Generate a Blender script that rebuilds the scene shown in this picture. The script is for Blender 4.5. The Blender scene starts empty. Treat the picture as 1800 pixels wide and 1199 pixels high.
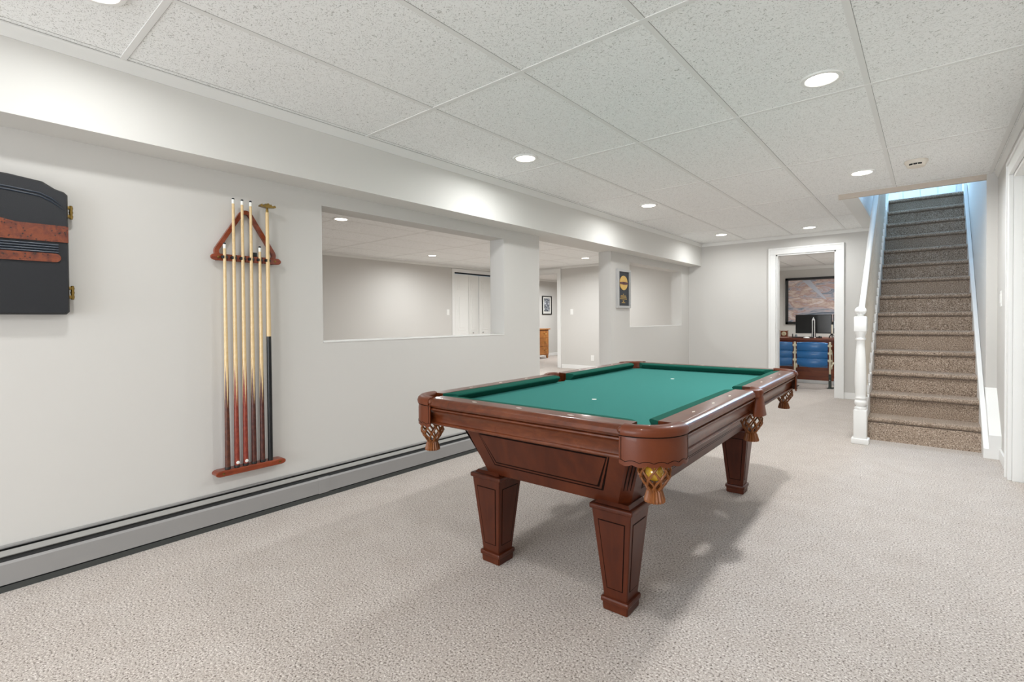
import bpy, bmesh, math, random
from mathutils import Vector, Matrix
PI = math.pi
random.seed(7)
S = bpy.context.scene
COL = S.collection
def R(d): return math.radians(d)

# ------------------------------------------------------------------ camera
YAW, PIT, ROLL = .6989, -.0141, -.0072
cam_d = bpy.data.cameras.new('camera'); cam = bpy.data.objects.new('camera', cam_d); COL.objects.link(cam)
cam_d.sensor_width = 36; cam_d.lens = 36 * 871.8 / 1800
cam_d.shift_y = -25.8 / 1800; cam_d.clip_start = .02; cam_d.clip_end = 100
_r = Vector((math.cos(YAW), math.sin(YAW), 0)); _f = Vector((-math.sin(YAW), math.cos(YAW), 0)); _u = Vector((0, 0, 1))
_f2 = _f * math.cos(PIT) + _u * math.sin(PIT); _u2 = _u * math.cos(PIT) - _f * math.sin(PIT)
_r3 = _r * math.cos(ROLL) + _u2 * math.sin(ROLL); _u3 = _u2 * math.cos(ROLL) - _r * math.sin(ROLL)
cam.matrix_world = Matrix(((_r3.x, _u3.x, -_f2.x, 0), (_r3.y, _u3.y, -_f2.y, 0), (_r3.z, _u3.z, -_f2.z, 1.08), (0, 0, 0, 1)))
S.camera = cam

# ------------------------------------------------------------------ world, exposure
w = bpy.data.worlds.new('world'); S.world = w; w.use_nodes = True
w.node_tree.nodes['Background'].inputs[0].default_value = (.45, .68, 1, 1)
w.node_tree.nodes['Background'].inputs[1].default_value = 1.0
S.view_settings.view_transform = 'Standard'; S.view_settings.look = 'None'
S.view_settings.gamma = 1; S.view_settings.use_curve_mapping = False
S.view_settings.exposure = 0.28

def area(name, loc, sx, sy, power, color, rot=(0, 0, 0), parent=None, shape='RECTANGLE', spread=180):
    l = bpy.data.lights.new(name, 'AREA'); l.shape = shape; l.size = sx; l.size_y = sy
    l.energy = power; l.color = color; l.spread = R(spread)
    o = bpy.data.objects.new(name, l); COL.objects.link(o); o.location = loc; o.rotation_euler = rot
    if parent: o.parent = parent
    return o
# daylight entering by the upstairs window (outside the pane of window_1)
area('daylight', (.2, 9.78, 3.66), 1.5, .84, 330, (.42, .70, 1), (R(-90), 0, 0))

area('added_fill_light', (-1.3, -4.34, 1.12), 3.0, 2.0, 155, (.93, .965, 1), (R(90), 0, 0))   # fill added to lift the ceiling, outside the invented patio doors

# ------------------------------------------------------------------ materials
MATS = {}
def hexc(h):
    h = h.lstrip('#'); v = [int(h[i:i + 2], 16) / 255 for i in (0, 2, 4)]
    return tuple((c / 12.92 if c <= .04045 else ((c + .055) / 1.055) ** 2.4) for c in v) + (1,)
def nm(name):
    m = bpy.data.materials.new(name); m.use_nodes = True; nt = m.node_tree
    return m, nt, nt.nodes['Principled BSDF']
def N(nt, t, **k):
    n = nt.nodes.new(t)
    for a, b in k.items():
        if hasattr(n, a): setattr(n, a, b)
        else: n.inputs[a.replace('_', ' ')].default_value = b
    return n
def flat(name, col, rough=.5, metal=0, coat=0, spec=.5, emit=None, es=0, noise=0, nscale=40, bump=0):
    m, nt, b = nm(name)
    b.inputs['Base Color'].default_value = hexc(col); b.inputs['Roughness'].default_value = rough
    b.inputs['Metallic'].default_value = metal; b.inputs['Coat Weight'].default_value = coat
    b.inputs['Specular IOR Level'].default_value = spec
    if emit: b.inputs['Emission Color'].default_value = hexc(emit); b.inputs['Emission Strength'].default_value = es
    if noise or bump:
        tc = N(nt, 'ShaderNodeTexCoord'); n = N(nt, 'ShaderNodeTexNoise', Scale=nscale, Detail=4)
        nt.links.new(tc.outputs['Object'], n.inputs['Vector'])
        if noise:
            hs = N(nt, 'ShaderNodeHueSaturation', Color=hexc(col)); mr = N(nt, 'ShaderNodeMapRange')
            mr.inputs['To Min'].default_value = 1 - noise; mr.inputs['To Max'].default_value = 1 + noise
            nt.links.new(n.outputs['Fac'], mr.inputs['Value']); nt.links.new(mr.outputs[0], hs.inputs['Value'])
            nt.links.new(hs.outputs[0], b.inputs['Base Color'])
        if bump:
            bp = N(nt, 'ShaderNodeBump', Strength=bump, Distance=.002)
            nt.links.new(n.outputs['Fac'], bp.inputs['Height']); nt.links.new(bp.outputs[0], b.inputs['Normal'])
    return m
def ramp(nt, pts):
    r = nt.nodes.new('ShaderNodeValToRGB'); e = r.color_ramp.elements
    while len(e) > 1: e.remove(e[-1])
    e[0].position, e[0].color = pts[0][0], hexc(pts[0][1])
    for p, c in pts[1:]:
        x = e.new(p); x.color = hexc(c)
    return r
def carpet(name, c1, c2, c3, sc=1.0):
    m, nt, b = nm(name); L = nt.links.new
    tc = N(nt, 'ShaderNodeTexCoord')
    n1 = N(nt, 'ShaderNodeTexNoise', Scale=150 * sc, Detail=3, Roughness=.7); n2 = N(nt, 'ShaderNodeTexNoise', Scale=7, Detail=3)
    vo = N(nt, 'ShaderNodeTexVoronoi', Scale=210 * sc)
    for n in (n1, n2, vo): L(tc.outputs['Object'], n.inputs['Vector'])
    r = ramp(nt, [(.36, c1), (.46, c2), (.55, c2), (.64, c3)]); L(n1.outputs['Fac'], r.inputs[0])
    mx = N(nt, 'ShaderNodeMix', data_type='RGBA', blend_type='MULTIPLY'); mx.inputs['Factor'].default_value = 1
    r2 = ramp(nt, [(.25, '#f4f2f0'), (.75, '#ffffff')]); L(n2.outputs['Fac'], r2.inputs[0])
    L(r.outputs[0], mx.inputs['A']); L(r2.outputs[0], mx.inputs['B']); L(mx.outputs['Result'], b.inputs['Base Color'])
    b.inputs['Roughness'].default_value = 1; b.inputs['Specular IOR Level'].default_value = .05
    b.inputs['Sheen Weight'].default_value = .15
    ad = N(nt, 'ShaderNodeMath', operation='ADD'); L(n1.outputs['Fac'], ad.inputs[0]); L(vo.outputs['Distance'], ad.inputs[1])
    bp = N(nt, 'ShaderNodeBump', Strength=.35, Distance=.004); L(ad.outputs[0], bp.inputs['Height']); L(bp.outputs[0], b.inputs['Normal'])
    return m
def wood(name, c1, c2, c3, rough=.3, coat=.4, scale=(6, 6, 40), axis=None):
    m, nt, b = nm(name); L = nt.links.new
    tc = N(nt, 'ShaderNodeTexCoord'); mp = N(nt, 'ShaderNodeMapping'); mp.inputs['Scale'].default_value = scale
    L(tc.outputs['Object'], mp.inputs['Vector'])
    n1 = N(nt, 'ShaderNodeTexNoise', Scale=1.6, Detail=6, Roughness=.6, Distortion=.8); L(mp.outputs[0], n1.inputs['Vector'])
    n2 = N(nt, 'ShaderNodeTexNoise', Scale=3, Detail=2); L(tc.outputs['Object'], n2.inputs['Vector'])
    mxv = N(nt, 'ShaderNodeMix'); mxv.inputs['Factor'].default_value = .35
    L(n1.outputs['Fac'], mxv.inputs['A']); L(n2.outputs['Fac'], mxv.inputs['B'])
    r = ramp(nt, [(.35, c1), (.5, c2), (.66, c3)]); L(mxv.outputs['Result'], r.inputs[0]); L(r.outputs[0], b.inputs['Base Color'])
    b.inputs['Roughness'].default_value = rough; b.inputs['Coat Weight'].default_value = coat; b.inputs['Coat Roughness'].default_value = .12
    b.inputs['Specular IOR Level'].default_value = .3
    return m
def tile_mat():
    m, nt, b = nm('ceiling_tile'); L = nt.links.new
    tc = N(nt, 'ShaderNodeTexCoord')
    # warped, direction-varying worm marks
    nd = N(nt, 'ShaderNodeTexNoise', Scale=26, Detail=2); L(tc.outputs['Object'], nd.inputs['Vector'])
    mxa = N(nt, 'ShaderNodeMix', data_type='RGBA', blend_type='LINEAR_LIGHT'); mxa.inputs['Factor'].default_value = .035
    L(tc.outputs['Object'], mxa.inputs['A']); L(nd.outputs['Color'], mxa.inputs['B'])
    mp = N(nt, 'ShaderNodeMapping'); mp.inputs['Scale'].default_value = (1, 2.1, 1); mp.inputs['Rotation'].default_value = (0, 0, .5)
    L(mxa.outputs['Result'], mp.inputs['Vector'])
    n1 = N(nt, 'ShaderNodeTexNoise', Scale=118, Detail=1, Roughness=.5); L(mp.outputs[0], n1.inputs['Vector'])
    n2 = N(nt, 'ShaderNodeTexNoise', Scale=260, Detail=1); L(tc.outputs['Object'], n2.inputs['Vector'])
    r = ramp(nt, [(.0, '#b4b3af'), (.35, '#cbcac6'), (.405, '#f8f8f6'), (1, '#f8f8f6')]); L(n1.outputs['Fac'], r.inputs[0])
    r2 = ramp(nt, [(.2, '#dddcd8'), (.3, '#ffffff')]); L(n2.outputs['Fac'], r2.inputs[0])
    mx = N(nt, 'ShaderNodeMix', data_type='RGBA', blend_type='MULTIPLY'); mx.inputs['Factor'].default_value = 1
    L(r.outputs[0], mx.inputs['A']); L(r2.outputs[0], mx.inputs['B']); L(mx.outputs['Result'], b.inputs['Base Color'])
    b.inputs['Roughness'].default_value = .95; b.inputs['Specular IOR Level'].default_value = .1
    rb = ramp(nt, [(.3, '#000000'), (.42, '#ffffff')]); L(n1.outputs['Fac'], rb.inputs[0])
    bp = N(nt, 'ShaderNodeBump', Strength=.5, Distance=.002); L(rb.outputs[0], bp.inputs['Height']); L(bp.outputs[0], b.inputs['Normal'])
    return m
def burl_mat():
    m, nt, b = nm('burl'); L = nt.links.new
    tc = N(nt, 'ShaderNodeTexCoord'); n = N(nt, 'ShaderNodeTexNoise', Scale=22, Detail=6, Roughness=.7, Distortion=.6)
    v = N(nt, 'ShaderNodeTexVoronoi', Scale=75); n2 = N(nt, 'ShaderNodeTexNoise', Scale=14)
    for q in (n, v, n2): L(tc.outputs['Object'], q.inputs['Vector'])
    r = ramp(nt, [(.30, '#1c0b05'), (.42, '#5f250f'), (.56, '#7d3817'), (.72, '#4c1d0c')]); L(n.outputs['Fac'], r.inputs[0])
    r2 = ramp(nt, [(.14, '#160a06'), (.28, '#ffffff')]); L(v.outputs['Distance'], r2.inputs[0])
    mx = N(nt, 'ShaderNodeMix', data_type='RGBA', blend_type='MULTIPLY'); mx.inputs['Factor'].default_value = .8
    L(r.outputs[0], mx.inputs['A']); L(r2.outputs[0], mx.inputs['B']); L(mx.outputs['Result'], b.inputs['Base Color'])
    b.inputs['Roughness'].default_value = .25; b.inputs['Coat Weight'].default_value = .6
    return m
def splice_mat(name, butt1, butt2):
    """pale maple above, pointed splices into the darker butt wood (object z up, world heights)"""
    m, nt, b = nm(name); L = nt.links.new
    tc = N(nt, 'ShaderNodeTexCoord'); sp = N(nt, 'ShaderNodeSeparateXYZ'); L(tc.outputs['Object'], sp.inputs[0])
    at = N(nt, 'ShaderNodeMath', operation='ARCTAN2'); L(sp.outputs['Y'], at.inputs[0]); L(sp.outputs['X'], at.inputs[1])
    mu = N(nt, 'ShaderNodeMath', operation='MULTIPLY'); mu.inputs[1].default_value = 4 / (2 * PI); L(at.outputs[0], mu.inputs[0])
    pp = N(nt, 'ShaderNodeMath', operation='PINGPONG'); pp.inputs[1].default_value = .5; L(mu.outputs[0], pp.inputs[0])
    m2 = N(nt, 'ShaderNodeMath', operation='MULTIPLY_ADD'); m2.inputs[1].default_value = .46; m2.inputs[2].default_value = .33
    L(pp.outputs[0], m2.inputs[0])   # splice height above the butt end .33 .. .56
    gt = N(nt, 'ShaderNodeMath', operation='GREATER_THAN'); L(sp.outputs['Z'], gt.inputs[0]); L(m2.outputs[0], gt.inputs[1])
    n = N(nt, 'ShaderNodeTexNoise', Scale=60, Detail=3); L(tc.outputs['Object'], n.inputs['Vector'])
    r = ramp(nt, [(.4, butt1), (.6, butt2)]); L(n.outputs['Fac'], r.inputs[0])
    r2 = ramp(nt, [(.3, '#d6b683'), (.7, '#dfc496')]); L(n.outputs['Fac'], r2.inputs[0])
    mx = N(nt, 'ShaderNodeMix', data_type='RGBA'); L(gt.outputs[0], mx.inputs['Factor']); L(r.outputs[0], mx.inputs['A']); L(r2.outputs[0], mx.inputs['B'])
    L(mx.outputs['Result'], b.inputs['Base Color']); b.inputs['Roughness'].default_value = .3; b.inputs['Coat Weight'].default_value = .3
    return m
def abstract_mat():
    m, nt, b = nm('abstract_canvas'); L = nt.links.new
    tc = N(nt, 'ShaderNodeTexCoord'); mp = N(nt, 'ShaderNodeMapping'); mp.inputs['Scale'].default_value = (1.0, 1, 3.4); mp.inputs['Rotation'].default_value = (0, .12, 0)
    L(tc.outputs['Object'], mp.inputs[0])
    n = N(nt, 'ShaderNodeTexNoise', Scale=1.9, Detail=7, Roughness=.6, Distortion=1.3); L(mp.outputs[0], n.inputs['Vector'])
    r = ramp(nt, [(.28, '#4c5560'), (.38, '#7f8894'), (.45, '#b9aeb2'), (.50, '#a98a80'), (.56, '#c9b6aa'), (.63, '#d6cbc9'), (.72, '#a08e8e')]); L(n.outputs['Fac'], r.inputs[0])
    L(r.outputs[0], b.inputs['Base Color']); b.inputs['Roughness'].default_value = .4
    return m
def photo_mat():
    m, nt, b = nm('photo_print'); L = nt.links.new
    tc = N(nt, 'ShaderNodeTexCoord'); n = N(nt, 'ShaderNodeTexNoise', Scale=16, Detail=6, Distortion=1); L(tc.outputs['Object'], n.inputs['Vector'])
    r = ramp(nt, [(.35, '#2a2d33'), (.5, '#6a6f78'), (.62, '#c9ccd2')]); L(n.outputs['Fac'], r.inputs[0]); L(r.outputs[0], b.inputs['Base Color'])
    return m
M = dict(
    wall=flat('wall_paint', '#cfccc7', .9, spec=.15, bump=.05, nscale=120),
    header_shade=flat('shaded_header', '#c9bdb0', .8), beam=flat('soffit_paint', '#dcdad5', .9, spec=.15, bump=.05, nscale=120),
    trim=flat('white_trim', '#ecebe8', .45), trim2=flat('crown_white', '#e6e5e1', .6),
    edge_shade=flat('grid_edge_shade', '#8a8782', .9), tee=flat('grid_white', '#e9e8e5', .6), tile=tile_mat(),
    carpet=carpet('beige_carpet', '#5c5047', '#bfb5ad', '#ebe4dd', .95), stair=carpet('stair_carpet', '#44372d', '#9c8a7a', '#d6c6b6', .95),
    cherry=wood('cherry', '#3c1607', '#4c1f0b', '#5b2911', .4, .12, (5, 5, 1.2)),
    cherry_h=wood('cherry_rail', '#49200d', '#5a2a13', '#6a371d', .28, .3, (14, 14, 30)),
    groove=flat('dark_groove', '#120502', .6, spec=.1), leather=flat('tan_leather', '#5e290c', .42, noise=.16, nscale=20, coat=.1, spec=.3),
    leather2=flat('net_leather', '#7a4519', .5, noise=.25, nscale=60),
    felt=flat('green_cloth', '#387a72', .95, spec=.1, noise=.06, nscale=500, bump=.2), felt_shade=flat('shaded_cushion_cloth', '#1a5548', .95, spec=.1, noise=.06, nscale=500),  # cushion cloth darkened to hold the shadow on the cushion sides
    ivory=flat('ivory', '#f4efe4', .3), spot=flat('spot_white', '#dfe6df', .6),
    heat=flat('heater_enamel', '#969492', .45), heatw=flat('heater_damper', '#9b9995', .45), black=flat('black', '#100f0e', .6), dark=flat('heater_toe', '#3b3d3b', .6),
    plastic=flat('charcoal_plastic', '#15171c', .5, bump=.35, nscale=600), plastic_s=flat('slate_gloss', '#27303c', .3),
    brass=flat('aged_brass', '#8a713f', .3, 1), chrome=flat('chrome', '#c8c8c8', .2, 1), silver=flat('silver_frame', '#b9b8b6', .4, .15),
    burl=burl_mat(), rackw=wood('rack_wood', '#6b2a14', '#83391d', '#95482a', .3, .4, (6, 8, 30)),
    ferrule=flat('ferrule', '#efeee8', .3), tip=flat('cue_tip', '#23282c', .8), blackrod=flat('black_rod', '#131517', .3), rubber=flat('rubber', '#17130f', .6),
    chalk=flat('chalk_paper', '#1d2226', .7), chalkd=flat('white_dot', '#e9e6e0', .6),
    alarm=flat('alarm_plastic', '#e3dacd', .5), spindle=flat('shaded_spindle', '#d3cabd', .6), white=flat('white_plastic', '#efeeea', .35), lens=flat('lamp_lens', '#ffffff', .5, emit='#fff6ea', es=9),  # spindle beige is their shade put into the colour
    doorw=flat('door_paint', '#ebeae6', .4), mat_grey=flat('grey_mat', '#3c3f44', .8), gold=flat('gold', '#c9a45a', .3, .85), goldt=flat('gold_ink', '#b99a55', .5, .3), maroon=flat('maroon', '#5a2a30', .5),
    frameb=flat('black_frame', '#141312', .35), canvas=abstract_mat(), photo=photo_mat(), matw=flat('white_mat', '#dcdad4', .8),
    screen=flat('screen', '#0c0d0f', .08, coat=.3), bezel=flat('bezel', '#1a1b1c', .4), blue=flat('blue_seat', '#2469a4', .3, coat=.3), cream=flat('cream_iron', '#d8cfb4', .5, noise=.12, nscale=60),
    greeniron=flat('dark_green_iron', '#1f2b24', .5), deskw=wood('desk_wood', '#5e2b18', '#7e3e23', '#93502e', .35, .3, (2, 10, 14)),
    pine=wood('pine', '#8a5424', '#a86c34', '#bd8145', .4, .2, (12, 12, 3)), face=flat('clock_face', '#e4dcb8', .5), steel=flat('steel', '#8f9498', .3, .9),
    wax=flat('wax', '#ebe3cc', .5), yellow=flat('ball_yellow', '#d2a531', .12, coat=.6), glassy=flat('grey_jar', '#8f989c', .15), siding=flat('upstairs_white', '#e9edf2', .6),
)
M['cue_brown'] = splice_mat('cue_brown', '#472114', '#5d2f1c'); M['cue_red'] = splice_mat('cue_red', '#7a2a1c', '#8c3a26'); M['cue_dark'] = splice_mat('cue_dark', '#3f1a14', '#552a20')
M['maple'] = flat('maple', '#d8ba88', .3, coat=.3, noise=.06, nscale=30)

# ------------------------------------------------------------------ mesh helpers
class MB:
    def __init__(s): s.bm = bmesh.new()
    def box(s, x0, x1, y0, y1, z0, z1, bev=0, seg=2):
        r = bmesh.ops.create_cube(s.bm, size=1); vs = r['verts']
        for v in vs: v.co = Vector(((x0 + x1) / 2 + v.co.x * (x1 - x0), (y0 + y1) / 2 + v.co.y * (y1 - y0), (z0 + z1) / 2 + v.co.z * (z1 - z0)))
        if bev:
            es = list({e for v in vs for e in v.link_edges})
            bmesh.ops.bevel(s.bm, geom=es, offset=bev, segments=seg, affect='EDGES', profile=.6)
        return s
    def frustum(s, cx, cy, z0, hx0, hy0, z1, hx1, hy1, bev=0):
        vs = []
        for z, hx, hy in ((z0, hx0, hy0), (z1, hx1, hy1)):
            vs.append([s.bm.verts.new((cx + a * hx, cy + b * hy, z)) for a, b in ((-1, -1), (1, -1), (1, 1), (-1, 1))])
        a, b = vs; fs = [s.bm.faces.new(list(reversed(a))), s.bm.faces.new(b)]
        for i in range(4): fs.append(s.bm.faces.new((a[i], a[(i + 1) % 4], b[(i + 1) % 4], b[i])))
        if bev: bmesh.ops.bevel(s.bm, geom=list({e for f in fs for e in f.edges}), offset=bev, segments=2, affect='EDGES')
        return s
    def loft(s, rings, close=True, cap=True):
        R_ = [[s.bm.verts.new(p) for p in r] for r in rings]
        for a, b in zip(R_, R_[1:]):
            n = len(a)
            for i in range(n if close else n - 1):
                s.bm.faces.new((a[i], a[(i + 1) % n], b[(i + 1) % n], b[i]))
        if cap and close:
            s.bm.faces.new(list(reversed(R_[0]))); s.bm.faces.new(R_[-1])
        return s
    def lathe(s, prof, seg=24, loc=(0, 0, 0), ax='z', cap=True):
        rings = []
        for r, h in prof:
            ring = []
            for i in range(seg):
                a = 2 * PI * i / seg; p = (r * math.cos(a), r * math.sin(a), h)
                if ax == 'x': p = (h, p[0], p[1])
                if ax == 'y': p = (p[1], h, p[0])
                ring.append(Vector(loc) + Vector(p))
            rings.append(ring)
        return s.loft(rings, cap=cap)
    def tube(s, pts, r, seg=8, closed=False, flat_=1):
        pts = [Vector(p) for p in pts]; rings = []; n = len(pts)
        up = Vector((0, 0, 1))
        for i, p in enumerate(pts):
            if closed: d = pts[(i + 1) % n] - pts[i - 1]
            else: d = pts[min(i + 1, n - 1)] - pts[max(i - 1, 0)]
            d.normalize(); a = d.cross(up)
            if a.length < .05: a = d.cross(Vector((0, 1, 0)))
            a.normalize(); b = a.cross(d)
            rr = r[i] if isinstance(r, (list, tuple)) else r
            rings.append([p + a * rr * math.cos(2 * PI * k / seg) + b * rr * flat_ * math.sin(2 * PI * k / seg) for k in range(seg)])
        if closed: rings.append(rings[0])
        if closed:
            R_ = [[s.bm.verts.new(q) for q in r_] for r_ in rings[:-1]]; R_.append(R_[0])
            for a, b in zip(R_, R_[1:]):
                for i in range(seg): s.bm.faces.new((a[i], a[(i + 1) % seg], b[(i + 1) % seg], b[i]))
            return s
        return s.loft(rings)
    def poly(s, pts, vec):
        """extrude the polygon pts (3-D) along vec"""
        a = [Vector(p) for p in pts]; v = Vector(vec)
        return s.loft([a, [p + v for p in a]])
    def sweep(s, prof, p0, p1, out, up=(0, 0, 1)):
        """profile [(o, h)] swept from p0 to p1; out = unit vector of o"""
        o, u = Vector(out), Vector(up); p0, p1 = Vector(p0), Vector(p1)
        return s.loft([[p0 + o * a + u * b for a, b in prof], [p1 + o * a + u * b for a, b in prof]])
    def sphere(s, c, r, sx=1, sz=1, seg=16):
        bmesh.ops.create_uvsphere(s.bm, u_segments=seg, v_segments=seg // 2, radius=r, matrix=Matrix.Translation(c) @ Matrix.Diagonal((sx, 1, sz, 1))); return s
    def obj(s, name, mat, parent=None, smooth=False, loc=None):
        bm = s.bm; bmesh.ops.recalc_face_normals(bm, faces=bm.faces)
        me = bpy.data.meshes.new(name)
        if loc is not None: bmesh.ops.translate(bm, vec=-Vector(loc), verts=bm.verts)
        bm.to_mesh(me); bm.free()
        me.materials.append(M[mat] if isinstance(mat, str) else mat)
        if smooth:
            me.shade_smooth(); me.set_sharp_from_angle(angle=R(38 if smooth is True else smooth))
        o = bpy.data.objects.new(name, me); COL.objects.link(o)
        if loc is not None: o.location = loc
        if parent: o.parent = parent
        return o
def thing(name, label, cat, loc=(0, 0, 0), rz=0, group=None):
    o = bpy.data.objects.new(name, None); COL.objects.link(o); o.empty_display_size = .05
    o.location = loc; o.rotation_euler = (0, 0, rz); o['label'] = label; o['category'] = cat
    if group: o['group'] = group
    return o
def tag(o, label, cat, group=None):
    o['label'] = label; o['category'] = cat
    if group: o['group'] = group
    return o
def struct(o): o['kind'] = 'structure'; return o
def dup(root, loc, label, rz=None):
    r = root.copy(); COL.objects.link(r); r.location = loc; r['label'] = label
    if rz is not None: r.rotation_euler = (0, 0, rz)
    for ch in list(root.children):
        c = ch.copy(); COL.objects.link(c); c.parent = r
        for g in list(ch.children):
            d = g.copy(); COL.objects.link(d); d.parent = c
    return r

# ------------------------------------------------------------------ room shell
H = 2.226; WX = -2.91; WB = -3.075; SX = -2.71; SZ = 1.887; FY = 7.82; RX = .42; SR = .355
struct(MB().box(-9.5, 3.5, -4.2, 13.4, -.1, 0).obj('floor', 'carpet'))
cl = MB()
cl.box(SX - .02, RX + 2.1, -4.1, 5.6, H + .001, H + .06).box(SX - .02, -.64, 5.6, FY, H + .001, H + .06)
cl.box(-7.85, WB, -1.6, 9.1, H + .001, H + .06).box(-9.6, -5.4, 9.24, 13.4, H + .001, H + .06).box(-3.0, -.47, FY + .14, 12.9, H + .001, H + .06)
struct(cl.obj('ceiling', 'tile'))
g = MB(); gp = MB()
XL = [-2.067 - .61 + .6105 * k for k in range(0, 7)]
YL = [-.640 + 1.2222 * k for k in range(-2, 7)]
for x in XL[1:]:
    if x > RX + .1: continue
    g.box(x - .012, x + .012, -4.1, 5.6 if x > -.64 else FY, H - .001, H + .01)
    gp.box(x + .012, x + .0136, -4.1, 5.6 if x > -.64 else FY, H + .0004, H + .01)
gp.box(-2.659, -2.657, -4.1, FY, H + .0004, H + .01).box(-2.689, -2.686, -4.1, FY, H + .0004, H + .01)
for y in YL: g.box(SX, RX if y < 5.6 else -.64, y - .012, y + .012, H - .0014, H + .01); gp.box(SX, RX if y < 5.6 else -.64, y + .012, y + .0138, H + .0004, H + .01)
for k in range(1, 8): g.box(-2.677 - .6105 * (k + 1) - .012, -2.677 - .6105 * (k + 1) + .012, -1.5, 9.08, H - .001, H + .01)
for k in range(-1, 9):
    y = -.640 + 1.2222 * k
    if -1.5 < y < 9.05: g.box(-7.75, WB, y - .012, y + .012, H - .0016, H + .01)
for x in (-1.745, -1.135, -2.355):
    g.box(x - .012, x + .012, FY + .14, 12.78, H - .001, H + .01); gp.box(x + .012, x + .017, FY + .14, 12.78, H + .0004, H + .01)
for y in (8.9, 10.1, 11.35): g.box(-3, -.6, y - .012, y + .012, H - .0014, H + .01)
struct(g.obj('trim_1', 'tee')); struct(gp.obj('tee_edge_shade', 'edge_shade'))  # dark strips stand in for the shade line beside the tees

wl = MB()
for y0, y1, z0, z1 in ((-4, 1.62, 0, SZ), (1.62, 3.355, 0, .943), (1.62, 3.355, 1.80, SZ), (3.355, 3.882, 0, SZ), (5.306, 5.79, 0, SZ), (5.79, 7.517, 0, .966), (5.79, 7.517, 1.795, SZ), (7.517, FY, 0, SZ)):
    wl.box(WB, WX, y0, y1, z0, z1)
struct(wl.obj('wall_left', 'wall'))
struct(MB().box(WB, SX, -4, FY, SZ, H + .06).obj('wall_soffit', 'beam'))
wf = MB()
wf.box(WB, -1.665, FY, FY + .14, 0, 2.6).box(-.945, -.46, FY, FY + .14, 0, 2.6).box(-1.665, -.945, FY, FY + .14, 1.968, 2.6)
struct(wf.obj('wall_far', 'wall'))
struct(MB().box(-3.2, -2.8, -4.2, -4, 0, 2.3).box(.2, RX + 2, -4.2, -4, 0, 2.3).box(-2.8, .2, -4.2, -4, 2.12, 2.3).obj('wall_behind', 'wall'))
pd = MB()
for x in (-2.8, -1.36, -1.30, .14): pd.box(x, x + .06, -4.14, -4.06, 0, 2.12)
pd.box(-2.8, .2, -4.14, -4.06, 0, .07).box(-2.8, .2, -4.14, -4.06, 2.05, 2.12)
struct(pd.obj('added_patio_door', 'trim'))  # patio door frame made up to admit the added fill
wr = MB()   # right wall: behind the door opening towards the stairs
wr.box(RX, RX + .12, 4.60, 5.55, 0, 2.3).box(RX, RX + .12, 3.66, 4.60, 2.0, 2.3).box(RX, RX + .12, -4, 3.66, 0, 2.3)
wr.box(SR, RX + .12, 5.55, 9.8, 0, 5.2)
struct(wr.obj('wall_right', 'wall'))
struct(MB().box(RX + .9, RX + 1.0, 3.0, 5.2, 0, 2.3).obj('wall_side_room', 'wall'))
# back room
struct(MB().box(-7.87, -7.75, -1.6, 7.30, 0, 2.3).box(-7.87, -7.75, 7.30, 8.86, 2.10, 2.3).box(-7.87, -7.75, 8.86, 9.2, 0, 2.3).box(-8.6, -8.5, 7.2, 9.0, 0, 2.3).obj('wall_back_room_side', 'wall'))
struct(MB().box(-6.30, WB, 9.08, 9.22, 0, 2.3).box(-7.87, -7.10, 9.08, 9.22, 0, 2.3).box(-7.10, -6.30, 9.08, 9.22, 2.10, 2.3).obj('wall_back_room_far', 'wall'))
struct(MB().box(-3.2, WB, FY, 9.08, 0, 2.3).obj('wall_back_room_right', 'wall'))
struct(MB().box(-7.87, WB, -1.72, -1.6, 0, 2.3).obj('wall_back_room_near', 'wall'))
struct(MB().box(-8.67, -8.55, 9.1, 13.3, 0, 2.3).box(-8.55, -5.4, 13.2, 13.3, 0, 2.3).box(-5.5, -5.4, 9.2, 13.3, 0, 2.3).box(-8.67, -7.8, 9.08, 9.22, 0, 2.3).obj('wall_bedroom', 'wall'))
# office
struct(MB().box(-3.1, .1, 12.78, 12.9, 0, 2.3).box(-3.1, -3.0, FY + .14, 12.9, 0, 2.3).box(-.60, -.47, FY + .14, 12.9, 0, 2.3).obj('wall_office', 'wall'))
# stairwell above the ceiling and the hall upstairs
FL = 2.62
us = MB()
us.box(-.64, -.52, 5.6, 8.3, H + .03, 5.2).box(-.64, SR, 5.45, 5.6, H + .03, 5.2)
us.box(-2.1, -2, 8.2, 9.8, FL - .3, 5.2).box(-2.0, -.52, 8.2, 8.3, FL - .3, 5.2)
us.box(-2.1, -.55, 9.6, 9.72, FL - .3, 5.2).box(.95, 1.2, 9.6, 9.72, FL - .3, 5.2).box(-.55, .95, 9.6, 9.72, FL - .3, 3.24).box(-.55, .95, 9.6, 9.72, 4.08, 5.2)
us.box(-2.1, 1.2, 5.4, 9.8, 5.2, 5.3)
struct(us.obj('wall_upstairs', 'siding'))
struct(MB().box(-2, SR, 8.32, 9.7, FL - .25, FL - .02).obj('floor_upstairs', 'carpet'))
wn = MB().box(-.55, .95, 9.62, 9.66, 3.64, 3.68).box(.18, .22, 9.62, 9.66, 3.24, 4.08)
for a in ((-.6, -.53), (.93, 1.0)): wn.box(a[0], a[1], 9.57, 9.67, 3.19, 4.13)
wn.box(-.6, 1.0, 9.57, 9.67, 3.19, 3.25).box(-.6, 1.0, 9.57, 9.67, 4.07, 4.13)
struct(wn.obj('window_1', 'trim'))
# board cladding and a panelled door low on the upstairs wall
cb = MB()
for k in range(9): cb.box(-1.5 + k * .2, -1.5 + k * .2 + .192, 9.585, 9.6, FL, 3.18)
struct(cb.obj('trim_2', 'siding'))

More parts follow.
